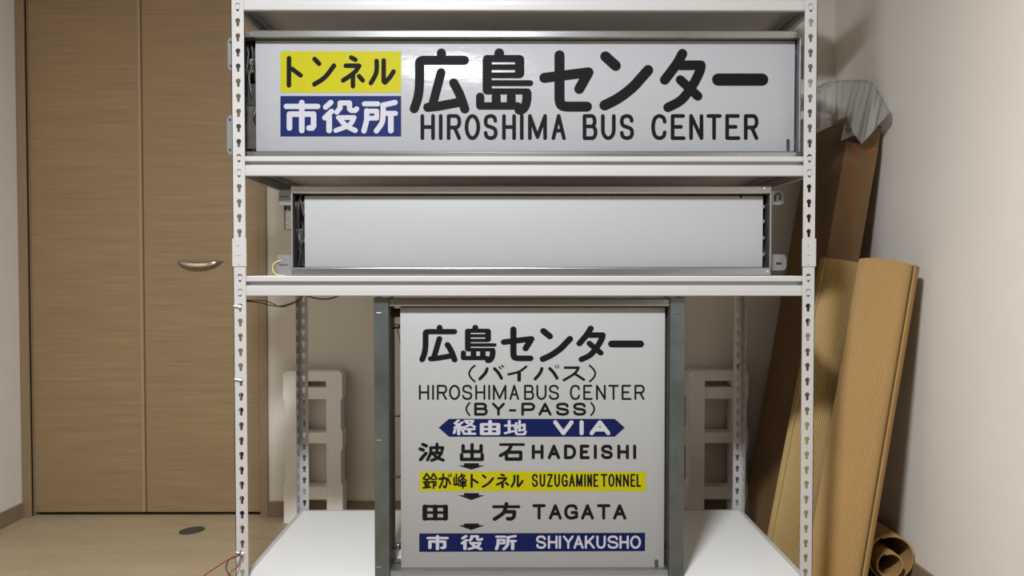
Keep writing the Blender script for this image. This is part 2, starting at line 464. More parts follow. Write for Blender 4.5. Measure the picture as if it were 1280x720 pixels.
JP['sho'] = [(36, [(667, 430), (762, 430)]), (38, [(684, 480), (684, 545), (664, 625)]), (34, [(684, 482), (755, 482), (755, 533), (690, 533)]),
    (38, [(885, 420), (803, 438)] + sm([(800, 438), (800, 500), (792, 565), (752, 625)])), (36, [(805, 498), (888, 498)]), (40, [(855, 500), (855, 623)])]
JP['ba'] = [(22, sm([(548, 365), (535, 395), (497, 435)])), (22, sm([(600, 365), (628, 395), (648, 430)])), (10, [(632, 352), (645, 365)]), (10, [(650, 343), (662, 353)])]
JP['i'] = [(16, sm([(818, 350), (770, 385), (697, 405)])), (25, [(770, 395), (770, 444)])]
JP['pa'] = [(22, sm([(95, 365), (80, 400), (48, 437)])), (22, sm([(150, 365), (178, 395), (200, 432)])), (5, arc(200, 352, 13, 9, 0, 360, 18))]
JP['su'] = [(17, [(258, 362), (352, 362)] + sm([(352, 362), (322, 402), (250, 445)])), (17, [(325, 402), (388, 442)])]
JP['kei'] = [(11, [(25, 6), (9, 25), (30, 38)]), (11, [(42, 18), (8, 53), (46, 50)]), (13, [(26, 52), (26, 95)]), (11, [(10, 66), (5, 88)]), (11, [(40, 63), (47, 82)]),
    (11, [(54, 8), (90, 8)] + sm([(90, 8), (76, 34), (52, 50)])), (11, [(60, 18), (97, 48)]), (12, [(54, 63), (95, 63)]), (13, [(74, 63), (74, 93)]), (12, [(50, 93), (98, 93)])]
JP['yu'] = [(20, [(10, 28), (90, 28), (90, 94), (10, 94), (10, 28)]), (19, [(50, 6), (50, 94)]), (17, [(10, 61), (90, 61)])]
JP['chi'] = [(12, [(22, 6), (22, 78)]), (12, [(4, 36), (42, 36)]), (12, [(4, 86), (42, 72)]), (11, [(48, 50), (92, 28), (92, 64), (82, 66)]), (11, [(70, 5), (70, 70)]), (11, [(54, 20), (54, 86), (60, 93), (92, 93), (98, 76)])]
JP['nami'] = [(22, [(123, 265), (150, 277)]), (22, [(100, 302), (126, 312)]), (22, [(104, 390), (148, 338)]), (20, sm([(186, 292), (186, 335), (160, 392)])), (20, [(186, 292), (285, 292), (278, 314)]),
    (20, [(237, 262), (237, 335)]), (20, [(196, 335), (274, 335)] + sm([(274, 335), (242, 375), (194, 396)])), (20, sm([(208, 345), (240, 374), (288, 394)]))]
JP['de'] = [(26, [(452, 272), (452, 320), (597, 320), (597, 272)]), (26, [(524, 264), (524, 385)]), (26, [(440, 346), (440, 385), (606, 385), (606, 346)])]
JP['ishi'] = [(17, [(758, 268), (944, 268)]), (22, sm([(846, 272), (820, 318), (758, 356)])), (22, [(806, 329), (921, 329), (921, 384), (806, 384), (806, 329)])]
JP['suzu'] = [(9, [(28, 4), (5, 36)]), (9, [(28, 4), (50, 32)]), (9, [(15, 41), (42, 41)]), (9, [(6, 59), (52, 59)]), (9, [(28, 40), (28, 93)]), (8, [(14, 69), (18, 82)]), (8, [(44, 69), (40, 82)]), (9, [(4, 96), (54, 92)]),
    (9, [(76, 4), (57, 36)]), (9, [(76, 4), (98, 36)]), (8, [(67, 41), (86, 41)]), (9, [(62, 57), (93, 57), (91, 79), (83, 80)]), (9, [(76, 57), (76, 97)])]
JP['ga'] = [(12, [(5, 36), (52, 30)] + sm([(52, 30), (63, 42), (58, 80), (50, 92), (37, 84)])), (12, sm([(36, 5), (30, 50), (8, 93)])), (12, sm([(70, 34), (80, 48), (88, 68)])), (8, [(76, 10), (83, 22)]), (8, [(91, 4), (98, 16)])]
JP['mine'] = [(9, [(4, 30), (4, 76), (38, 73)]), (9, [(38, 30), (38, 78)]), (9, [(21, 8), (21, 73)]), (8, [(63, 4), (46, 28)]), (8, [(58, 14), (86, 14)] + sm([(86, 14), (72, 34), (48, 48)])), (8, [(58, 22), (97, 48)]),
    (8, [(52, 57), (94, 57)]), (8, [(54, 69), (92, 69)]), (8, [(47, 82), (98, 82)]), (9, [(72, 48), (72, 97)])]
JP['den'] = [(38, [(131, 175), (131, 274)]), (37, [(212, 175), (212, 274)]), (38, [(293, 175), (293, 274)]), (24, [(126, 172), (298, 172)]), (23, [(131, 224), (293, 224)]), (24, [(126, 277), (298, 277)])]
JP['kata'] = [(28, [(770, 155), (770, 172)]), (21, [(671, 177), (867, 177)]), (27, sm([(764, 182), (745, 228), (678, 275)])), (26, [(752, 217), (833, 217)] + sm([(833, 217), (828, 255), (808, 272), (780, 272)]))]

def stroke_polys(pts, w, n=14):
    """quads along a polyline and discs on its joints"""
    polys = []
    r = w / 2
    for (ax, ay), (bx, by) in zip(pts, pts[1:]):
        dx, dy = bx - ax, by - ay
        L = math.hypot(dx, dy)
        if L < 1e-6: continue
        nx, ny = -dy / L * r, dx / L * r
        polys.append([(ax + nx, ay + ny), (bx + nx, by + ny), (bx - nx, by - ny), (ax - nx, ay - ny)])
    for (ax, ay) in pts:
        polys.append([(ax + r * math.cos(2 * PI * i / n), ay + r * math.sin(2 * PI * i / n)) for i in range(n)])
    return polys

def inside(x, y, q):
    """point in convex polygon"""
    s = 0
    for (ax, ay), (bx, by) in zip(q, q[1:] + q[:1]):
        c = (bx - ax) * (y - ay) - (by - ay) * (x - ax)
        if abs(c) < 1e-9: continue
        if s == 0: s = 1 if c > 0 else -1
        elif (c > 0) != (s > 0): return False
    return True

class Ink:
    """printed lettering: flat polygons on the plane y = Y, laid out by their place on the sign"""
    def __init__(self, Y): self.Y = Y; self.bm = bmesh.new()
    def poly(self, pts):
        vs = [self.bm.verts.new(at(u, v, self.Y)) for u, v in pts]
        f = self.bm.faces.new(vs)
        f.normal_update()
        if f.normal.y > 0: f.normal_flip()
    def union(self, polys):
        """overlapping polygons merged into one clean flat shape"""
        vs, fs = [], []
        for q in polys:
            fs.append(list(range(len(vs), len(vs) + len(q))))
            vs += [Vector(p) for p in q]
        ov, oe, of, _, _, src = delaunay_2d_cdt(vs, [], fs, 0, 1e-5)
        bv = {}
        for t in of:
            cx = sum(ov[i].x for i in t) / len(t); cy = sum(ov[i].y for i in t) / len(t)
            if not any(inside(cx, cy, q) for q in polys): continue
            vv = []
            for i in t:
                if i not in bv: bv[i] = self.bm.verts.new(at(ov[i].x, ov[i].y, self.Y))
                vv.append(bv[i])
            f = self.bm.faces.new(vv)
            f.normal_update()
            if f.normal.y > 0: f.normal_flip()
    def latin(self, ch, x0, y0, x1, y1, w):
        hx = w / 2
        polys = []
        for st in LAT[ch]:
            if ch == 'I': P = [((x0 + x1) / 2, y0 + hx + (y1 - y0 - w) * p[1] / 100) for p in st]
            else: P = [(x0 + hx + (x1 - x0 - w) * p[0] / 100, y0 + hx + (y1 - y0 - w) * p[1] / 100) for p in st]
            polys += stroke_polys(P, w)
        self.union(polys)
    def word(self, letters, y0, y1, w):
        for ch, x0, x1 in letters: self.latin(ch, x0, y0, x1, y1, w)
    def kanji(self, key, x0, y0, x1, y1, k=1.0):
        st = JP[key]
        bx0 = min(p[0] - w / 2 for w, P in st for p in P); bx1 = max(p[0] + w / 2 for w, P in st for p in P)
        by0 = min(p[1] - w / 2 for w, P in st for p in P); by1 = max(p[1] + w / 2 for w, P in st for p in P)
        f = lambda p: (x0 + (p[0] - bx0) / (bx1 - bx0) * (x1 - x0), y0 + (p[1] - by0) / (by1 - by0) * (y1 - y0))
        polys = []
        for w, P in st:
            for q in stroke_polys(P, w * k): polys.append([f(p) for p in q])
        self.union(polys)
    def build(self, name, m, parent, label=None):
        mb = MB(); mb.bm.free(); mb.bm = self.bm
        o = mb.build(name, m, parent)
        if label: o['label'] = label
        return o

# ------------------------------------------------------------------ signs
def film_mesh(u0, v0, u1, v1, Y, curl=0.02):
    """hanging film whose top and bottom roll back over the rollers"""
    a, b = at(u0, v0, Y), at(u1, v1, Y)
    m = MB()
    prof = []
    for i in range(7):
        t = PI / 2 * (1 - i / 6)
        prof.append((Y + curl * (1 - math.cos(t)), a.z - .002 + curl * 0.25 * math.sin(t)))
    for i in range(7):
        t = PI / 2 * i / 6
        prof.append((Y + curl * (1 - math.cos(t)), b.z + .002 - curl * 0.25 * math.sin(t)))
    rows = []
    for (y, z) in prof:
        rows.append([(a.x + (b.x - a.x) * k / 8, y, z) for k in range(9)])
    m.grid(rows)
    o = m
    return o

def screw(p, parent, n=(0, -1, 0), r=.004):
    p = Vector(p)
    MB().cyl(p, p + Vector(n) * .0022, r, r * .8, n=14).build('screw', M_CHROME, parent)

# --- top sign
Y1 = 2.012
s1z0 = SH_TOPS[2] + .0003
A = at(306, 37.5, Y1); B = at(1001, 195, Y1)
fx0, fx1, fz1 = A.x - .012, B.x, A.z
sign1 = thing('roll_sign', ((fx0 + fx1) / 2, Y1 + .08, s1z0), 'long destination sign on the upper shelf with yellow and blue boxes beside large black lettering', 'bus sign', 'bus roll signs on the white rack')
zbt = at(600, 47, Y1).z
MB().box(fx0, fx1, Y1, Y1 + .16, zbt, fz1, .0025).build('top_rail', M_ALU, sign1)
zbb = at(600, 189.3, Y1).z
MB().box(fx0, fx1, Y1, Y1 + .16, s1z0, zbb, .0025).build('bottom_rail', M_ALU, sign1)
for (a, b) in ((fx0, fx0 + .004), (fx1 - .004, fx1)):
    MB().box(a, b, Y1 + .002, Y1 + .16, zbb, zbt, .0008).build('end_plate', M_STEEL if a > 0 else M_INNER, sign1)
MB().box(fx0 + .004, fx1 - .004, Y1 + .155, Y1 + .16, zbb, zbt).build('back_plate', M_INNER, sign1)
FY1 = Y1 + .022
gx1_ = at(319, 100, FY1).x
film1 = film_mesh(319.3, 50.5, 992.5, 189.5, FY1).build('film', M_FILM, sign1)
for z in (zbt - .03, zbb + .03):
    MB().cyl((gx1_ + .004, FY1 + .024, z), (fx1 - .004, FY1 + .024, z), .016).build('roller', M_STEEL, sign1)
# cables in the left gap and gears in the right gap
def cables(parent, x0, x1, y, z0, z1, n, seed, mat_=None):
    rnd = random.Random(seed)
    for i in range(n):
        x = x0 + (x1 - x0) * (i + .5) / n
        pts = [(x + rnd.uniform(-.006, .006), y + rnd.uniform(0, .02), z0 + (z1 - z0) * k / 6) for k in range(7)]
        MB().tube(pts, rnd.uniform(.003, .0055)).build('cable', mat_ or M_BLACK, parent)
gx0, gx1 = at(304.5, 100, FY1).x - .012, at(319, 100, FY1).x
cables(sign1, gx0 + .010, gx1 + .002, Y1 + .028, zbb + .004, zbt - .004, 5, 3)
MB().box(fx0 + .006, gx1 + .03, Y1 + .075, Y1 + .08, zbb, zbt).build('gear_plate', M_INNER, sign1)
MB().box(gx0 + .012, gx1 + .004, Y1 + .03, Y1 + .07, zbb + .01, zbb + .15, .003).build('motor_bracket', M_INNER, sign1)
MB().box(gx0 + .018, gx1 + .006, Y1 + .028, Y1 + .05, zbb + .125, zbb + .185, .003).build('motor_housing', M_BLACK, sign1)
for dz in (.05, .215, .235):
    MB().box(gx0 + .024, gx1 + .004, Y1 + .034, Y1 + .05, zbb + dz, zbb + dz + .018, .002).build('connector', M_TAN, sign1)
for (u, v) in ((311, 41.5), (996, 41.5), (309.5, 193), (1000 - 6, 192.6)):
    screw(at(u, v, Y1 + .0003), sign1, r=.0034)
# mounting lugs that stick out beyond the ends (seen beside the left post)
for (v0, v1, du) in ((47, 88, 0), (144, 193, -1)):
    a, b = at(284.5 + du, v0, Y1 + .03), at(300, v1, Y1 + .03)
    lug = MB()
    x0, x1, za, zb = a.x, fx0 + .001, b.z, a.z
    lug.prism([(x1, Y1 + .03, za), (x0 + .006, Y1 + .03, za), (x0, Y1 + .03, za + .008), (x0, Y1 + .03, zb - .008), (x0 + .006, Y1 + .03, zb), (x1, Y1 + .03, zb)], (0, .004, 0))
    lg = lug.build('mounting_lug', M_GREY, sign1)
    for z in (za + .012, zb - .012):
        MB().cyl((x0 + .008, Y1 + .029, z), (x0 + .008, Y1 + .0285, z), .003, n=12).build('bolt_hole', M_BLACK, lg)
x1 = fx1 - .001
for (za, zb) in ((zbb + .0, zbb + .09), (zbt - .1, zbt - .01)):
    MB().box(x1, x1 + .02, Y1 + .03, Y1 + .034, za, zb, .001).build('mounting_lug', M_GREY, sign1)
# printed matter
yp = FY1 - .0005
ik = Ink(yp); ik.poly([(350.5, 64), (501.4, 64), (501.4, 115.5), (350.5, 115.5)]); ik.build('yellow_panel', M_YEL, film1, 'yellow printed box')
ik = Ink(yp); ik.poly([(350.5, 120), (501.4, 120), (501.4, 170.6), (350.5, 170.6)]); ik.build('blue_panel', M_BLUE, film1, 'blue printed box')
ik = Ink(yp - .0004)
ik.kanji('to', 358.2, 69.8, 378.6, 109.5); ik.kanji('n2', 390, 70.8, 420.4, 108.3); ik.kanji('ne', 426, 69, 456.3, 110.6); ik.kanji('ru', 460.7, 72.6, 494.8, 106.8)
ik.build('lettering', M_INK, film1, 'black lettering on the yellow box')
ik = Ink(yp - .0004)
ik.kanji('ichi', 354.6, 124.8, 400.4, 166.6); ik.kanji('yaku', 402.7, 124.8, 449, 166.6); ik.kanji('sho', 451.6, 124.8, 497.5, 167)
ik.build('lettering', M_WINK, film1, 'white lettering on the blue box')
ik = Ink(yp)
ik.kanji('hiro', 512, 60.5, 586.8, 142); ik.kanji('shima', 595, 60.3, 666.6, 143.3); ik.kanji('se', 674, 62.8, 742, 139.6)
ik.kanji('n', 749.2, 64, 816.6, 138.2); ik.kanji('ta', 824.8, 61, 882.3, 140.2); ik.kanji('bou', 890, 91.8, 960.4, 107.2)
ik.build('lettering', M_INK, film1, 'large black place name lettering')
ik = Ink(yp)
W1_ = ([('H', 525.6, 543.6), ('I', 548.6, 553.2), ('R', 558.4, 576.6), ('O', 580.8, 600.2), ('S', 604.4, 622.3), ('H', 627.6, 645), ('I', 650, 654.4), ('M', 660, 683.7), ('A', 689.4, 707.3),
         ('B', 728.3, 746.8), ('U', 751.2, 769.6), ('S', 774.6, 792.8), ('C', 814, 833.5), ('E', 838.4, 857), ('N', 861.5, 879.2), ('T', 883, 902.2), ('E', 906.6, 925.5), ('R', 929.8, 948.2)])
for q, lb in ((W1_[:9], 'black capitals of the city name'), (W1_[9:12], 'black capitals after the city name'), (W1_[12:], 'last word in black capitals')):
    ik = Ink(yp); ik.word(q, 142.6, 175, 4.7); ik.build('lettering', M_INK, film1, lb)
ik = Ink(yp)
ik.poly([(983, 188.5), (987.2, 188.5)] + [(p[0], p[1]) for p in arc(985.1, 175.6, 2.1, 2.1, 0, -180, 8)])
ik.build('index_mark', M_INNER, film1, 'grey index mark at the corner')

# --- middle sign (blank)
Y2 = 2.035
s2z0 = SH_TOPS[1] + .0004
a = at(364, 344.5, Y2); b = at(964, 344.5, Y2)
c = at(366, 232.3, Y2)
fx0, fx1 = a.x, b.x
fz1 = c.z
sign2 = thing('roll_sign', ((fx0 + fx1) / 2, Y2, s2z0), 'long blank white roll sign in a metal frame on the middle shelf', 'bus sign', 'bus roll signs on the white rack')
zbt = at(600, 241.5, Y2).z; zbb = at(600, 334.3, Y2).z
MB().box(fx0, fx1, Y2, Y2 + .15, zbt, fz1, .003).build('top_rail', M_ALU_LIT, sign2)  # paler copy stands in for the reflection on this rail
MB().box(fx0, fx1, Y2, Y2 + .15, s2z0, zbb, .003).build('bottom_rail', M_ALU, sign2)
for (p, q) in ((fx0, fx0 + .004), (fx1 - .004, fx1)):
    MB().box(p, q, Y2 + .001, Y2 + .15, zbb, zbt, .0008).build('end_plate', M_STEEL, sign2)
    sg = 1 if p < 0 else -1
    xi = q if sg > 0 else p
    MB().box(min(xi, xi + sg * .0012), max(xi, xi + sg * .0012), Y2 + .003, Y2 + .145, zbb, zbt).build('dark_inner_face', M_INNER, sign2)  # dark sheet added to darken the inside of the end plate
MB().box(fx0 + .004, fx1 - .004, Y2 + .145, Y2 + .15, zbb, zbt).build('back_plate', M_INNER, sign2)
FY2 = Y2 + .022
film2 = film_mesh(380.6, 245, 953, 334.2, FY2).build('film', M_FILM2, sign2)
gx0, gx1 = fx0 + .006, at(381, 290, FY2).x
cables(sign2, gx0 + .002, gx1 + .003, Y2 + .026, zbb + .002, zbt - .002, 5, 11)
MB().box(gx0, gx1 + .03, Y2 + .06, Y2 + .064, zbb, zbt).build('gear_plate', M_INNER, sign2)
MB().box(gx0 + .004, gx1 + .006, Y2 + .03, Y2 + .06, zbb + .062, zbb + .105, .003).build('motor_housing', M_INNER, sign2)
MB().tube([(gx0 + .01, Y2 + .028, zbt - .012), (gx0 + .018, Y2 + .028, zbt - .035), (gx1 - .002, Y2 + .027, zbt - .06)], .006).build('cable', M_BLACK, sign2)
for (dz, hh) in ((.012, .04), (.11, .03), (.155, .02)):
    MB().box(gx0 + .014, gx1 + .004, Y2 + .045, Y2 + .06, zbb + dz, zbb + dz + hh, .003).build('connector', M_STEEL, sign2)
gx2, gx3 = at(951.5, 290, FY2).x, fx1 - .006
cables(sign2, gx2, gx3, Y2 + .035, zbb + .002, zbt - .002, 2, 17)
for dz in (.03, .075, .12, .16):
    MB().box(gx2 + .001, gx2 + .012, Y2 + .026, Y2 + .034, zbb + dz, zbb + dz + .01, .002).build('gear_tooth', M_STEEL, sign2)
for (u, v) in ((372.5, 235.8), (955, 235.3), (369.5, 339.5), (959, 339.3)):
    screw(at(u, v, Y2 + .0004), sign2, r=.0036)
ik = Ink(FY2 - .0006); ik.poly([(924.8, 242.5), (927.2, 242.5), (927.2, 247.5), (924.8, 247.5)])
ik.build('index_mark', M_INK, film2)
# mounting lugs
def lug2(u0, v0, u1, v1, right):
    p, q = at(u0, v0, Y2 + .03), at(u1, v1, Y2 + .03)
    x0, x1, z0, z1 = p.x, q.x, q.z, p.z
    r = .010
    if right: pts = [(x0, z0), (x1 - r, z0), (x1 - r * .3, z0 + r * .3), (x1, z0 + r), (x1, z1 - r), (x1 - r * .3, z1 - r * .3), (x1 - r, z1), (x0, z1)]
    else: pts = [(x1, z0), (x0 + r, z0), (x0 + r * .3, z0 + r * .3), (x0, z0 + r), (x0, z1 - r), (x0 + r * .3, z1 - r * .3), (x0 + r, z1), (x1, z1)]
    m = MB().prism([(x, Y2 + .03, z) for x, z in pts], (0, .0035, 0))
    xs = (x0 + .002, x1) if not right else (x0, x1 - .002)
    m.box(xs[0], xs[1], Y2 + .0335, Y2 + .055, z1 - .004, z1 - .0005, .0008)
    return m.build('mounting_lug', M_STEEL, sign2), (x0, x1, z0, z1)
lo, (x0, x1, z0, z1) = lug2(348, 237.5, 366.5, 256, False)
MB().box(x0 + .004, x0 + .026, Y2 + .0285, Y2 + .030, z1 - .019, z1 - .017).build('slot', M_INNER, lo)
lo, (x0, x1, z0, z1) = lug2(346, 318.5, 365, 344.3, False)
MB().box(x0 + .006, x0 + .030, Y2 + .0285, Y2 + .030, z0 + .028, z0 + .030).build('slot', M_INNER, lo)
lo, (x0, x1, z0, z1) = lug2(961, 239, 980, 256, True)
MB().tube([(x0 + .018, Y2 + .027, z1 - .028), (x0 + .018, Y2 + .027, z1 - .012), (x0 + .026, Y2 + .027, z1 - .006), (x0 + .032, Y2 + .027, z1 - .014), (x0 + .030, Y2 + .027, z1 - .024)], .0018).build('hook', M_INNER, lo)
lo, (x0, x1, z0, z1) = lug2(964.5, 318, 983, 338, True)
MB().box(x0 + .012, x0 + .028, Y2 + .0285, Y2 + .030, z0 + .016, z0 + .022, .0007).build('slot', M_BLACK, lo)
p, q = at(355.5, 257, Y2 + .05), at(365, 287, Y2 + .05)
tb = MB().box(p.x, q.x, Y2 + .05, Y2 + .08, q.z, p.z, .002).build('terminal_block', M_TAN, sign2)
for k in range(3):
    z = p.z - .012 - k * .018
    MB().cyl((p.x + .009, Y2 + .051, z), (p.x + .009, Y2 + .048, z), .003, n=10).build('terminal_screw', M_STEEL, tb)
MB().box(p.x - .001, p.x + .003, Y2 + .048, Y2 + .052, q.z, p.z).build('terminal_slot', M_INNER, tb)
MB().tube([at(352, 326, Y2 + .028), at(344, 328, Y2 + .024), at(340.5, 335, Y2 + .022), at(345, 343, Y2 + .022), at(356, 344.2, Y2 + .026)], .0012).build('wire', M_WYEL, sign2)['label'] = 'thin yellow wire'

# --- bottom square sign
Y3 = 2.005
s3z0 = SH_TOPS[0] + .0003
a = at(467, 372, Y3); b = at(856.5, 372, Y3)
fx0, fx1, fz1 = a.x, b.x, a.z
sign3 = thing('roll_sign', ((fx0 + fx1) / 2, Y3 + .05, s3z0), 'square route sign with many printed lines standing on the bottom shelf', 'bus sign', 'bus roll signs on the white rack')
CW = at(486, 500, Y3).x - fx0
for sx in (0, 1):
    m = MB()
    xo = fx0 if sx == 0 else fx1
    sg = 1 if sx == 0 else -1
    def bx(p, q, y0, y1):
        m.box(min(xo + sg * p, xo + sg * q), max(xo + sg * p, xo + sg * q), y0, y1, s3z0, fz1, .0012)
    bx(0, CW, Y3, Y3 + .003)
    bx(CW - .003, CW, Y3 + .001, Y3 + .095)
    bx(0, .003, Y3 + .001, Y3 + .095)
    ch = m.build('side_channel', M_GALV, sign3)
    # dark strip added over the channel's own inner flank
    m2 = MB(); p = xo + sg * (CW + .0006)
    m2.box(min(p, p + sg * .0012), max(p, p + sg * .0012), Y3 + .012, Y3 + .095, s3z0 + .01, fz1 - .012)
    m2.build('dark_inner_face', M_INNER, ch)
    for v in (391.5, 550.5, 709):
        c = at(473.5 if sx == 0 else 847.5, v, Y3)
        MB().box(c.x - .0075, c.x + .0075, Y3 - .0022, Y3 + .001, c.z - .002, c.z + .002, .001).build('louvre_tab', M_ALU if sx == 0 else M_GALV, ch)
x0, x1 = fx0 + CW, fx1 - CW
zt1 = at(600, 373.5, Y3).z; zt0 = at(600, 383, Y3).z
MB().box(x0, x1, Y3 + .004, Y3 + .09, zt0, zt1, .0025).build('top_rail', M_ALU, sign3)
zb1 = at(600, 713.8, Y3).z
MB().box(x0, x1, Y3 + .004, Y3 + .09, s3z0, zb1, .0025).build('bottom_rail', M_ALU, sign3)
for (u, v) in ((490.3, 379.3), (831.3, 377)):
    screw(at(u, v, Y3 + .0043), sign3, r=.0028)
FY3 = Y3 + .026
film3 = film_mesh(500.3, 384.5, 829.8, 713, FY3).build('film', M_FILM3, sign3)
for v, r, dy in ((596, .0032, .03), (682.5, .0085, .045), (709, .013, .03), (391, .012, .03), (520, .0025, .04)):
    z = at(495, v, FY3 + dy).z
    MB().cyl((x0 + .002, FY3 + dy, z), (x1 - .002, FY3 + dy, z), r).build('roller', M_ALU, sign3)
    if v == 682.5:
        MB().cyl((x0 + .010, FY3 + dy, z), (x0 + .017, FY3 + dy, z), r * 1.25).build('roller_collar', M_ALU, sign3)
kz = at(494, 408, FY3 + .03)
MB().cyl((x0 + .001, FY3 + .03, kz.z), (x0 + .026, FY3 + .03, kz.z), .0075, .0055).build('tension_knob', M_BLACK, sign3)
MB().tube([(x0 + .014, FY3 + .02, kz.z), (x0 + .022, FY3 + .02, kz.z - .03), (x0 + .028, FY3 + .02, kz.z - .07)], .0012).build('tension_cord', M_BLACK, sign3)
for v in (414, 494, 540, 690):
    c = at(831.5, v, FY3 + .02)
    MB().cyl((x1 - .006, FY3 + .02, c.z), (x1 - .001, FY3 + .02, c.z), .004, n=10).build('flank_clip', M_STEEL, sign3)
yp = FY3 - .0005
ik = Ink(yp)
ik.kanji('hiro', 524, 406, 572, 453); ik.kanji('shima', 576, 406, 620.8, 453.8); ik.kanji('se', 626, 408, 668.2, 451.5); ik.kanji('n', 674.6, 410, 716.5, 452.5); ik.kanji('ta', 720.4, 407, 757.2, 452.6); ik.kanji('bou', 760, 425.6, 805.2, 434.3)
ik.build('lettering', M_INK, film3, 'large black place name lettering')
ik = Ink(yp)
ik.latin('(', 585.2, 455.8, 594.6, 478, 2.3); ik.kanji('ba', 597.8, 456, 630.2, 475.6); ik.kanji('i', 634, 456.8, 659.3, 477.2); ik.kanji('pa', 667, 456.3, 699, 475.6); ik.kanji('su', 703.2, 458, 731.5, 476.8); ik.latin(')', 736, 455.8, 745.3, 478, 2.3)
ik.build('lettering', M_INK, film3, 'black lettering in brackets')
W1_ = ([('H', 523.6, 536.5), ('I', 540, 542.6), ('R', 546, 559), ('O', 561.2, 575.2), ('S', 577.6, 590.6), ('H', 594, 606.7), ('I', 610, 613), ('M', 616, 633), ('A', 636.8, 648.9), ('B', 655, 667.7), ('U', 670.4, 683.2), ('S', 686, 699),
         ('C', 712.3, 725.2), ('E', 729, 740.8), ('N', 745, 757.2), ('T', 760.3, 773.5), ('E', 777, 789.3), ('R', 793, 805.9)])
for q, lb in ((W1_[:12], 'thin black capitals of the city name'), (W1_[12:], 'last word in thin black capitals')):
    ik = Ink(yp); ik.word(q, 481, 499.9, 2.45); ik.build('lettering', M_INK, film3, lb)
ik = Ink(yp)
ik.latin('(', 581.8, 502.5, 588, 520, 2.2); ik.latin(')', 737.8, 502.5, 744, 520, 2.2); ik.latin('-', 636, 510, 645.5, 516, 2.8)
ik.word([('B', 592.6, 609.8), ('Y', 615, 631.2), ('P', 651.6, 669), ('A', 673, 689.6), ('S', 694.8, 711.6), ('S', 716.2, 733)], 503.2, 519.6, 3.3)
ik.build('lettering', M_INK, film3, 'bold black capital lettering in brackets')
ik = Ink(yp); ik.poly([(548.2, 534.6), (561.2, 523.6), (768.4, 523.6), (781, 534.6), (768.4, 545.9), (561.2, 545.9)]); ik.build('blue_panel', M_NAVY, film3, 'navy blue pointed banner')
ik = Ink(yp - .0004)
ik.kanji('kei', 566, 524.5, 595.2, 543.8, 1.15); ik.kanji('yu', 599.8, 525, 625.4, 543.9); ik.kanji('chi', 630, 525, 658.5, 543.9, 1.15)
ik.build('lettering', M_WINK, film3, 'white lettering on the pointed banner')
ik = Ink(yp - .0004)
ik.word([('V', 691.5, 717), ('I', 724, 730), ('A', 737, 762.8)], 525.3, 544, 5.2)
ik.build('lettering', M_WINK, film3, 'white lettering on the pointed banner')
for key, x0, y0, x1, y1, k in (('nami', 523.4, 553.5, 555.6, 577, 1.28), ('de', 575, 554, 604.8, 576.2, 1.1), ('ishi', 623.8, 554.3, 655.8, 575.6, 1.25), ('den', 528, 630.6, 560, 651, 1.0), ('kata', 615.4, 627.7, 650.2, 651, 1.12)):
    ik = Ink(yp); ik.kanji(key, x0, y0, x1, y1, k); ik.build('character', M_INK, film3)
ik = Ink(yp)
ik.word([('H', 664.7, 679.5), ('A', 684.6, 700.2), ('D', 705, 720.2), ('E', 724.8, 737.2), ('I', 742.3, 746), ('S', 751.2, 766.2), ('H', 771.6, 786.2), ('I', 791.5, 795.2)], 555.8, 574, 3.9)
ik.build('lettering', M_INK, film3, 'black stop name lettering')
for (v0, v1, v2) in ((579, 581.8, 587), (616.4, 619, 625), (654.4, 656.6, 662.5)):
    ik = Ink(yp); ik.poly([(580, v0), (598.6, v0), (598.6, v1), (606, v1), (589.2, v2), (572.8, v1), (580, v1)]); ik.build('arrow_mark', M_INK, film3)
ik = Ink(yp); ik.poly([(524.4, 589.3), (807.4, 589.6), (807.4, 613.8), (524.4, 613.8)]); ik.build('yellow_panel', M_YEL, film3, 'yellow printed band')
ik = Ink(yp - .0004)
ik.kanji('suzu', 528.3, 591.4, 546.6, 610.8, 1.4); ik.kanji('ga', 548, 591.8, 564.9, 610.6, 1.2); ik.kanji('mine', 567, 591.6, 583.5, 610.8, 1.4); ik.kanji('to', 588, 592.2, 598.5, 610); ik.kanji('n2', 602, 592.8, 617.8, 609.8); ik.kanji('ne', 619.6, 592, 636.6, 610.4); ik.kanji('ru', 638.2, 593, 654.5, 609.6)
ik.build('lettering', M_INK, film3, 'black tunnel name on the yellow band')
ik = Ink(yp - .0004)
xs = [97, 147, 160, 207, 220, 268, 280, 328, 340, 392, 400, 450, 458, 512, 524, 540, 550, 590, 600, 643, 660, 716, 722, 774, 782, 830, 842, 892, 904, 946, 953, 991]
ik.word([(ch, 650 + xs[2 * i] / 6.547, 650 + xs[2 * i + 1] / 6.547) for i, ch in enumerate('SUZUGAMINETONNEL')], 592.4, 608.6, 2.25)
ik.build('lettering', M_INK, film3, 'black lettering on the yellow band')
ik = Ink(yp)
ik.word([('T', 665.5, 682.2), ('A', 686, 702.3), ('G', 705.2, 722.8), ('A', 726.3, 742.4), ('T', 746.2, 763), ('A', 766.3, 783)], 630.2, 649.5, 3.8)
ik.build('lettering', M_INK, film3, 'black stop name lettering')
ik = Ink(yp); ik.poly([(524, 666.9), (806.3, 666), (806.3, 688.8), (524, 689.8)]); ik.build('blue_panel', M_NAVY, film3, 'navy blue printed band')
ik = Ink(yp - .0004)
ik.kanji('ichi', 533, 668.8, 561, 687.8); ik.kanji('yaku', 575.8, 668.6, 604.2, 687.8); ik.kanji('sho', 618.5, 668.6, 646.2, 687.8)
ik.build('lettering', M_WINK, film3, 'white city hall lettering on the navy band')
ik = Ink(yp - .0004)
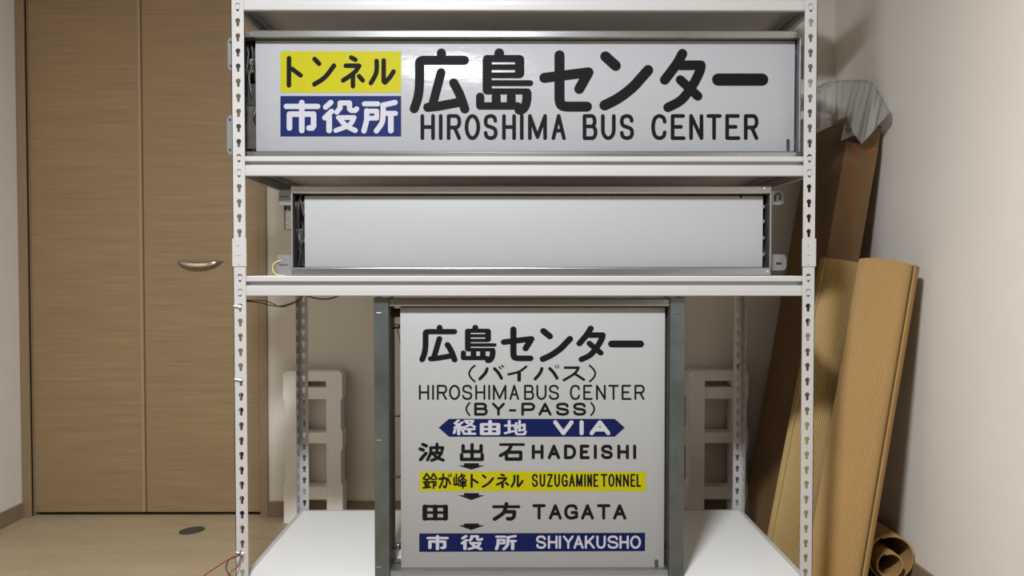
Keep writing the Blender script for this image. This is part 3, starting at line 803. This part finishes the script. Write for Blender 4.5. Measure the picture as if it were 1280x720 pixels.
ik.word([('S', 670, 682.8), ('H', 684.8, 697), ('I', 698.3, 701.5), ('Y', 703.7, 717), ('A', 716.8, 729.6), ('K', 731, 743.6), ('U', 745.4, 757.2), ('S', 759.3, 773.2), ('H', 774.3, 786), ('O', 787.6, 801.2)], 669.4, 686, 2.7)
ik.build('lettering', M_WINK, film3, 'white lettering on the navy band')
ik = Ink(yp)
ik.poly([(818.2, 712), (822.8, 712)] + [(p[0], p[1]) for p in arc(820.5, 701.5, 2.3, 2.3, 0, -180, 8)])
ik.build('index_mark', M_INNER, film3, 'grey index mark at the corner')

# ------------------------------------------------------------------ foam packing frames behind the rack
def foam(u0, u1, label):
    Y = 2.905
    a, b = at(u0, 464, Y), at(u1, 464, Y)
    zs = lambda v: at(400, v, Y).z
    x0, x1 = a.x, b.x
    W = x1 - x0
    o = thing('foam_packing_frame', ((x0 + x1) / 2, Y + .035, 0), label, 'packing foam', 'foam packing frames behind the rack')
    lw = W * .285
    top = zs(464)
    for (xo, sg) in ((x0, 1), (x1, -1)):
        # leg with notched outer edge
        pr = [(0, 0), (lw * .95, 0), (lw * .95, top), (.012, top), (0, top - .012), (0, top - .105), (.006, top - .112), (.006, top - .225), (0, top - .232), (0, top - .30), (.006, top - .31), (.006, top - .43), (0, top - .44)]
        MB().prism([(xo + sg * p, Y, z) for p, z in (pr if sg > 0 else pr[::-1])], (0, .072, 0)).build('leg', M_FOAM, o)
    xi0, xi1 = x0 + lw * .93, x1 - lw * .93
    for (va, vb) in ((464, 477), (484.5, 499.5), (541, 555), (609, 625)):
        MB().box(xi0, xi1, Y + .004, Y + .068, zs(vb), zs(va), .004).build('rung', M_FOAM, o)
    return o
foam(353.5, 427.5, 'white foam packing frame standing behind the left rear post of the rack')
foam(861, 936, 'white foam packing frame standing behind the right rear post of the rack')

# ------------------------------------------------------------------ carton in the corner
E0 = Vector((0.900, 2.55, 0.012)); E1 = at(1058, 177, 2.55)
u = (E1 - E0).normalized(); L = (E1 - E0).length
bx_ = Vector((u.z, 0, -u.x))                 # towards the right, square to the leaning edge
W1, DP = 0.110, 0.35
box_t = thing('cardboard_carton', (E0.x + .05, 2.75, 0), 'tall narrow brown cardboard carton leaning in the corner under clear plastic wrap', 'box')
def fr(p, q, r): return E0 + bx_ * p + Vector((0, q, 0)) + u * r
def slab(p0, p1, q0, q1, r0, r1):
    m = MB()
    c = [fr(p0, q0, r0), fr(p1, q0, r0), fr(p1, q1, r0), fr(p0, q1, r0)]
    m.prism(c, u * (r1 - r0))
    return m
th = .004
body = slab(0, W1, 0, th, 0, L)
body2 = slab(0, th, th, DP - th, 0, L)
body3 = slab(W1 - th, W1, th, DP - th, 0, L)
body4 = slab(0, W1, DP - th, DP, 0, L)
body5 = slab(th, W1 - th, th, DP - th, 0, th)
for q in (body2, body3, body4, body5):
    for f in q.bm.faces: pass
    me = bpy.data.meshes.new('tmp'); q.bm.to_mesh(me); q.bm.free(); body.mesh(me)
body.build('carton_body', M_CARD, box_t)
def flap(c0, c1, tilt, h):
    """a top flap hinged on the edge c0-c1"""
    n = Vector(tilt).normalized()
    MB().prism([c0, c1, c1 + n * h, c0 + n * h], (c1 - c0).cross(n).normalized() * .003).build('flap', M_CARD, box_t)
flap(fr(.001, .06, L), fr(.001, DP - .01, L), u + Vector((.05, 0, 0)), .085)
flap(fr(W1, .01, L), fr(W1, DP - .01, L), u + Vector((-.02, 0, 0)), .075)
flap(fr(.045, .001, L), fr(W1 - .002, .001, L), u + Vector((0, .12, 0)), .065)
for (uu, vv, s) in ((1067, 184.5, 1), (1086.5, 188.5, 1)):
    c = at(uu, vv, 2.5494)
    # red printed corner triangles
    d = -1 if uu < 1075 else 1
    MB().prism([c + Vector((-.012, 0, .010)), c + Vector((.013, 0, .007)), c + Vector((.003 * -d, 0, -.014))], (0, .0004, 0)).build('printed_triangle', M_RED, box_t)['label'] = 'red printed triangle'

# clear wrap hanging over the carton mouth
def lerp_poly(P, t):
    s = t * (len(P) - 1); i = min(int(s), len(P) - 2); f = s - i
    return (P[i][0] + (P[i + 1][0] - P[i][0]) * f, P[i][1] + (P[i + 1][1] - P[i][1]) * f)
top = [(1008, 122), (1022, 115), (1036, 107), (1048, 100.5), (1065, 100), (1082, 100), (1090, 103), (1098, 116), (1106, 128), (1113, 138)]
bot = [(1008, 168), (1022, 160), (1036, 155), (1048, 150), (1058, 146), (1066, 166), (1077, 181), (1090, 166), (1102, 152), (1113, 140)]
wr = MB()
rows = []
NS, NR = 72, 12
for j in range(NR + 1):
    g = j / NR
    row = []
    for i in range(NS + 1):
        t = i / NS
        a, b = lerp_poly(top, t), lerp_poly(bot, t)
        uu, vv = a[0] + (b[0] - a[0]) * g, a[1] + (b[1] - a[1]) * g
        y = 2.525 + .014 * math.sin(t * 31) * (0.3 + g) + .006 * math.sin(t * 67 + 2 * g) - .02 * g + .05 * (1 - g) ** 2
        row.append(at(uu, vv, y))
    rows.append(row)
wr.grid(rows)
back = []
for j in range(7):
    g = j / 6
    back.append([Vector((p.x + .012 * g * math.sin(i * .4), p.y + .36 * g, p.z + .035 * math.sin(g * PI) - .03 * g)) if p.x < 1.26 else Vector((p.x, p.y + .30 * g, p.z - .02 * g)) for i, p in enumerate(rows[0])])
for r in back:
    for p in r: p.x = min(p.x, 1.268)
wr.grid(back)
for v in wr.bm.verts: v.co.x = min(v.co.x, 1.268)
wo = wr.build('plastic_wrap', M_WRAP, None, offset=at(1060, 178, 2.52))
tag(wo, 'crumpled clear plastic wrap draped over the open top of the tall carton', 'plastic wrap')
sol = wo.modifiers.new('thickness', 'SOLIDIFY'); sol.thickness = .001

# ------------------------------------------------------------------ corrugated rolls
def roll(name, p0, p1, r, m, label, turns=1.25, ribs=70, flat=0.0, seam=0.0, rz=None, shrink=.006, turn=1, group='rolls of corrugated cardboard'):
    """spiral of ribbed card: p0 base centre, p1 top centre"""
    p0, p1 = Vector(p0), Vector(p1)
    ax = (p1 - p0).normalized()
    e1 = Vector((1, 0, 0)) - ax * ax.x; e1.normalize()
    e2 = ax.cross(e1)
    n = int(ribs * turns) * 4
    mb = MB()
    A, Bv = [], []
    ths = .0042
    outer, inner = [], []
    for i in range(n + 1):
        a = seam + turn * 2 * PI * turns * i / n
        rr = r - shrink * (1 - i / n) * turns + .0013 * math.sin(a * ribs)
        if flat: rr *= 1 + flat * math.cos(2 * (a - .6))
        rx, ry = rr, rr if rz is None else rr * rz
        outer.append((rx * math.cos(a), ry * math.sin(a)))
        k = (rr - ths) / rr
        inner.append((rx * k * math.cos(a), ry * k * math.sin(a)))
    prof = outer + inner[::-1]
    b = bmesh.new()
    c0 = [b.verts.new(p0 + e1 * x + e2 * y) for x, y in prof]
    c1 = [b.verts.new(p1 + e1 * x + e2 * y) for x, y in prof]
    N = len(prof)
    for i in range(N):
        f = b.faces.new((c0[i], c0[(i + 1) % N], c1[(i + 1) % N], c1[i])); f.smooth = False
    h = len(outer)
    for i in range(h - 1):
        b.faces.new((c0[i], c0[N - 1 - i], c0[N - 2 - i], c0[i + 1]))
        b.faces.new((c1[i], c1[i + 1], c1[N - 2 - i], c1[N - 1 - i]))
    mb._add(b)
    o = mb.build(name, m, None, offset=p0)
    return tag(o, label, 'cardboard roll', group)
P1 = at(1109.5, 329.5, 2.325)
roll('cardboard_roll', (0.967, 2.25, 0.014), P1, .0885, M_CARD2, 'tan ribbed cardboard roll leaning upright in front of the others beside the right wall', turns=1.2, seam=.297, flat=.03, shrink=.012, turn=-1)
P2 = Vector((1.088, 2.462, at(1040, 328.5, 2.46).z))
roll('cardboard_roll', (0.893, 2.425, 0.012), P2, .075, M_CARD3, 'straw coloured cardboard roll leaning behind the right front post of the rack', turns=1.2, seam=2.2, flat=.05)
ya = 2.35
roll('cardboard_roll', (1.196, ya, .076), (1.196, ya + .52, .076), .075, M_CARD2, 'widest brown cardboard roll lying on the floor against the right wall', turns=1.05, seam=-2.0, ribs=60)
roll('cardboard_roll', (1.180, ya - .025, .062), (1.180, ya + .45, .062), .044, M_CARD2, 'smaller cardboard roll tucked inside the wide roll on the floor', turns=1.05, seam=-2.0, ribs=44)
roll('cardboard_roll', (1.083, 2.33, .056), (1.083, 2.56, .056), .036, M_CARD2, 'small squashed cardboard roll lying on the floor at the foot of the tall tan roll', turns=1.05, seam=-2.0, ribs=34, rz=1.45)

# ------------------------------------------------------------------ wires, ties, floor plate
def wires(name, label, runs, group=None):
    o = thing(name, runs[0][0], label, 'wire', group)
    for i, pts in enumerate(runs):
        MB().tube(pts, .0016).build('strand', M_WRED if i % 2 == 0 else M_WBLK, o)
    return o
Yw = SY0 + .012
xw = at(303, 500, Yw).x
wires('twin_wire', 'red and black twin wire running down the left front post to the floor', [
    [at(300, 470, Yw), at(302.5, 485, Yw), at(301.5, 520, Yw), at(303, 560, Yw), at(303.5, 600, Yw), at(304, 640, Yw), at(304, 675, Yw), at(300, 693, Yw - .02), at(290, 697, Yw - .05), at(272, 708, Yw - .09), at(252, 722, Yw - .13), at(225, 745, Yw - .2)],
    [at(301, 468, Yw), at(303.5, 485, Yw + .004), at(303, 520, Yw + .004), at(301.5, 560, Yw + .004), at(302.5, 600, Yw + .004), at(303, 640, Yw + .004), at(303, 680, Yw), at(298, 694, Yw - .03), at(286, 700, Yw - .05), at(283, 712, Yw - .06), at(290, 724, Yw - .08), at(296, 745, Yw - .1)],
    [at(306, 480, Yw + .002), at(302, 510, Yw + .002), at(303, 610, Yw + .002), at(304.5, 650, Yw + .002), at(303, 686, Yw), at(299, 706, Yw - .02), at(288, 716, Yw - .04), at(280, 730, Yw - .06), at(270, 750, Yw - .1)]])
Yq = SY0 + .03
wires('twin_wire', 'red and black twin wire sagging under the middle shelf near the left post', [
    [at(306, 375.5, Yq), at(318, 375.5, Yq + .05), at(335, 377, Yq + .15), at(350, 383.5, Yq + .25), at(362, 381, Yq + .33), at(374, 376, Yq + .4), at(378, 369, Yq + .42)],
    [at(306, 376.5, Yq), at(322, 378, Yq + .05), at(340, 382, Yq + .15), at(352, 382.5, Yq + .25), at(366, 378, Yq + .33), at(376, 373, Yq + .4), at(382, 367, Yq + .42)]])
dk = MB().tube([at(380, 369, 2.45), at(396, 373, 2.42), at(408, 373.8, 2.4), at(420, 371, 2.38), at(430, 366, 2.36)], .0022).build('black_cable', M_WBLK, None, offset=at(405, 374, 2.4))
tag(dk, 'short black cable dangling under the middle shelf left of the square sign', 'cable')
for i, (uu, vv, lab) in enumerate(((300, 383, 'white cable tie on the left front post just below the middle shelf'), (301, 474.5, 'white cable tie on the left front post about level with the foam frame tops'), (303, 691, 'white cable tie on the left front post near the floor'))):
    c = at(uu, vv, SY0 - .002)
    m = MB().tube([c + Vector((.004, .004, -.002)), c + Vector((.001, -.002, 0)), c + Vector((-.010, -.003, .001)), c + Vector((-.0165, .001, .0015))], .0019)
    m.box(c.x - .003, c.x + .003, c.y - .0045, c.y + .001, c.z - .003, c.z + .003, .0008)
    o = m.build('cable_tie', M_TIE, None, offset=c)
    tag(o, lab, 'cable tie', 'cable ties on the left front post')
c = at(240, 663.5, 2.99)
t_ = CAM_H / (CAM_H - c.z)                    # where that sight line meets the floor
cf = Vector((c.x * t_, c.y * t_, 0))
pl = []
for k in range(28):
    a = 2 * PI * k / 28
    pl.append((cf.x + .041 * math.cos(a) + .010 * math.sin(a), cf.y + .042 * math.sin(a), 0.0004))
m = MB().prism(pl, (0, 0, .0022))
m.box(cf.x - .012, cf.x + .012, cf.y - .006, cf.y + .006, .002, .0036, .0006)
o = m.build('floor_plate', M_SPOT, None, offset=cf)
tag(o, 'small dark grey oval plate set in the beige floor in front of the closet door', 'floor plate')
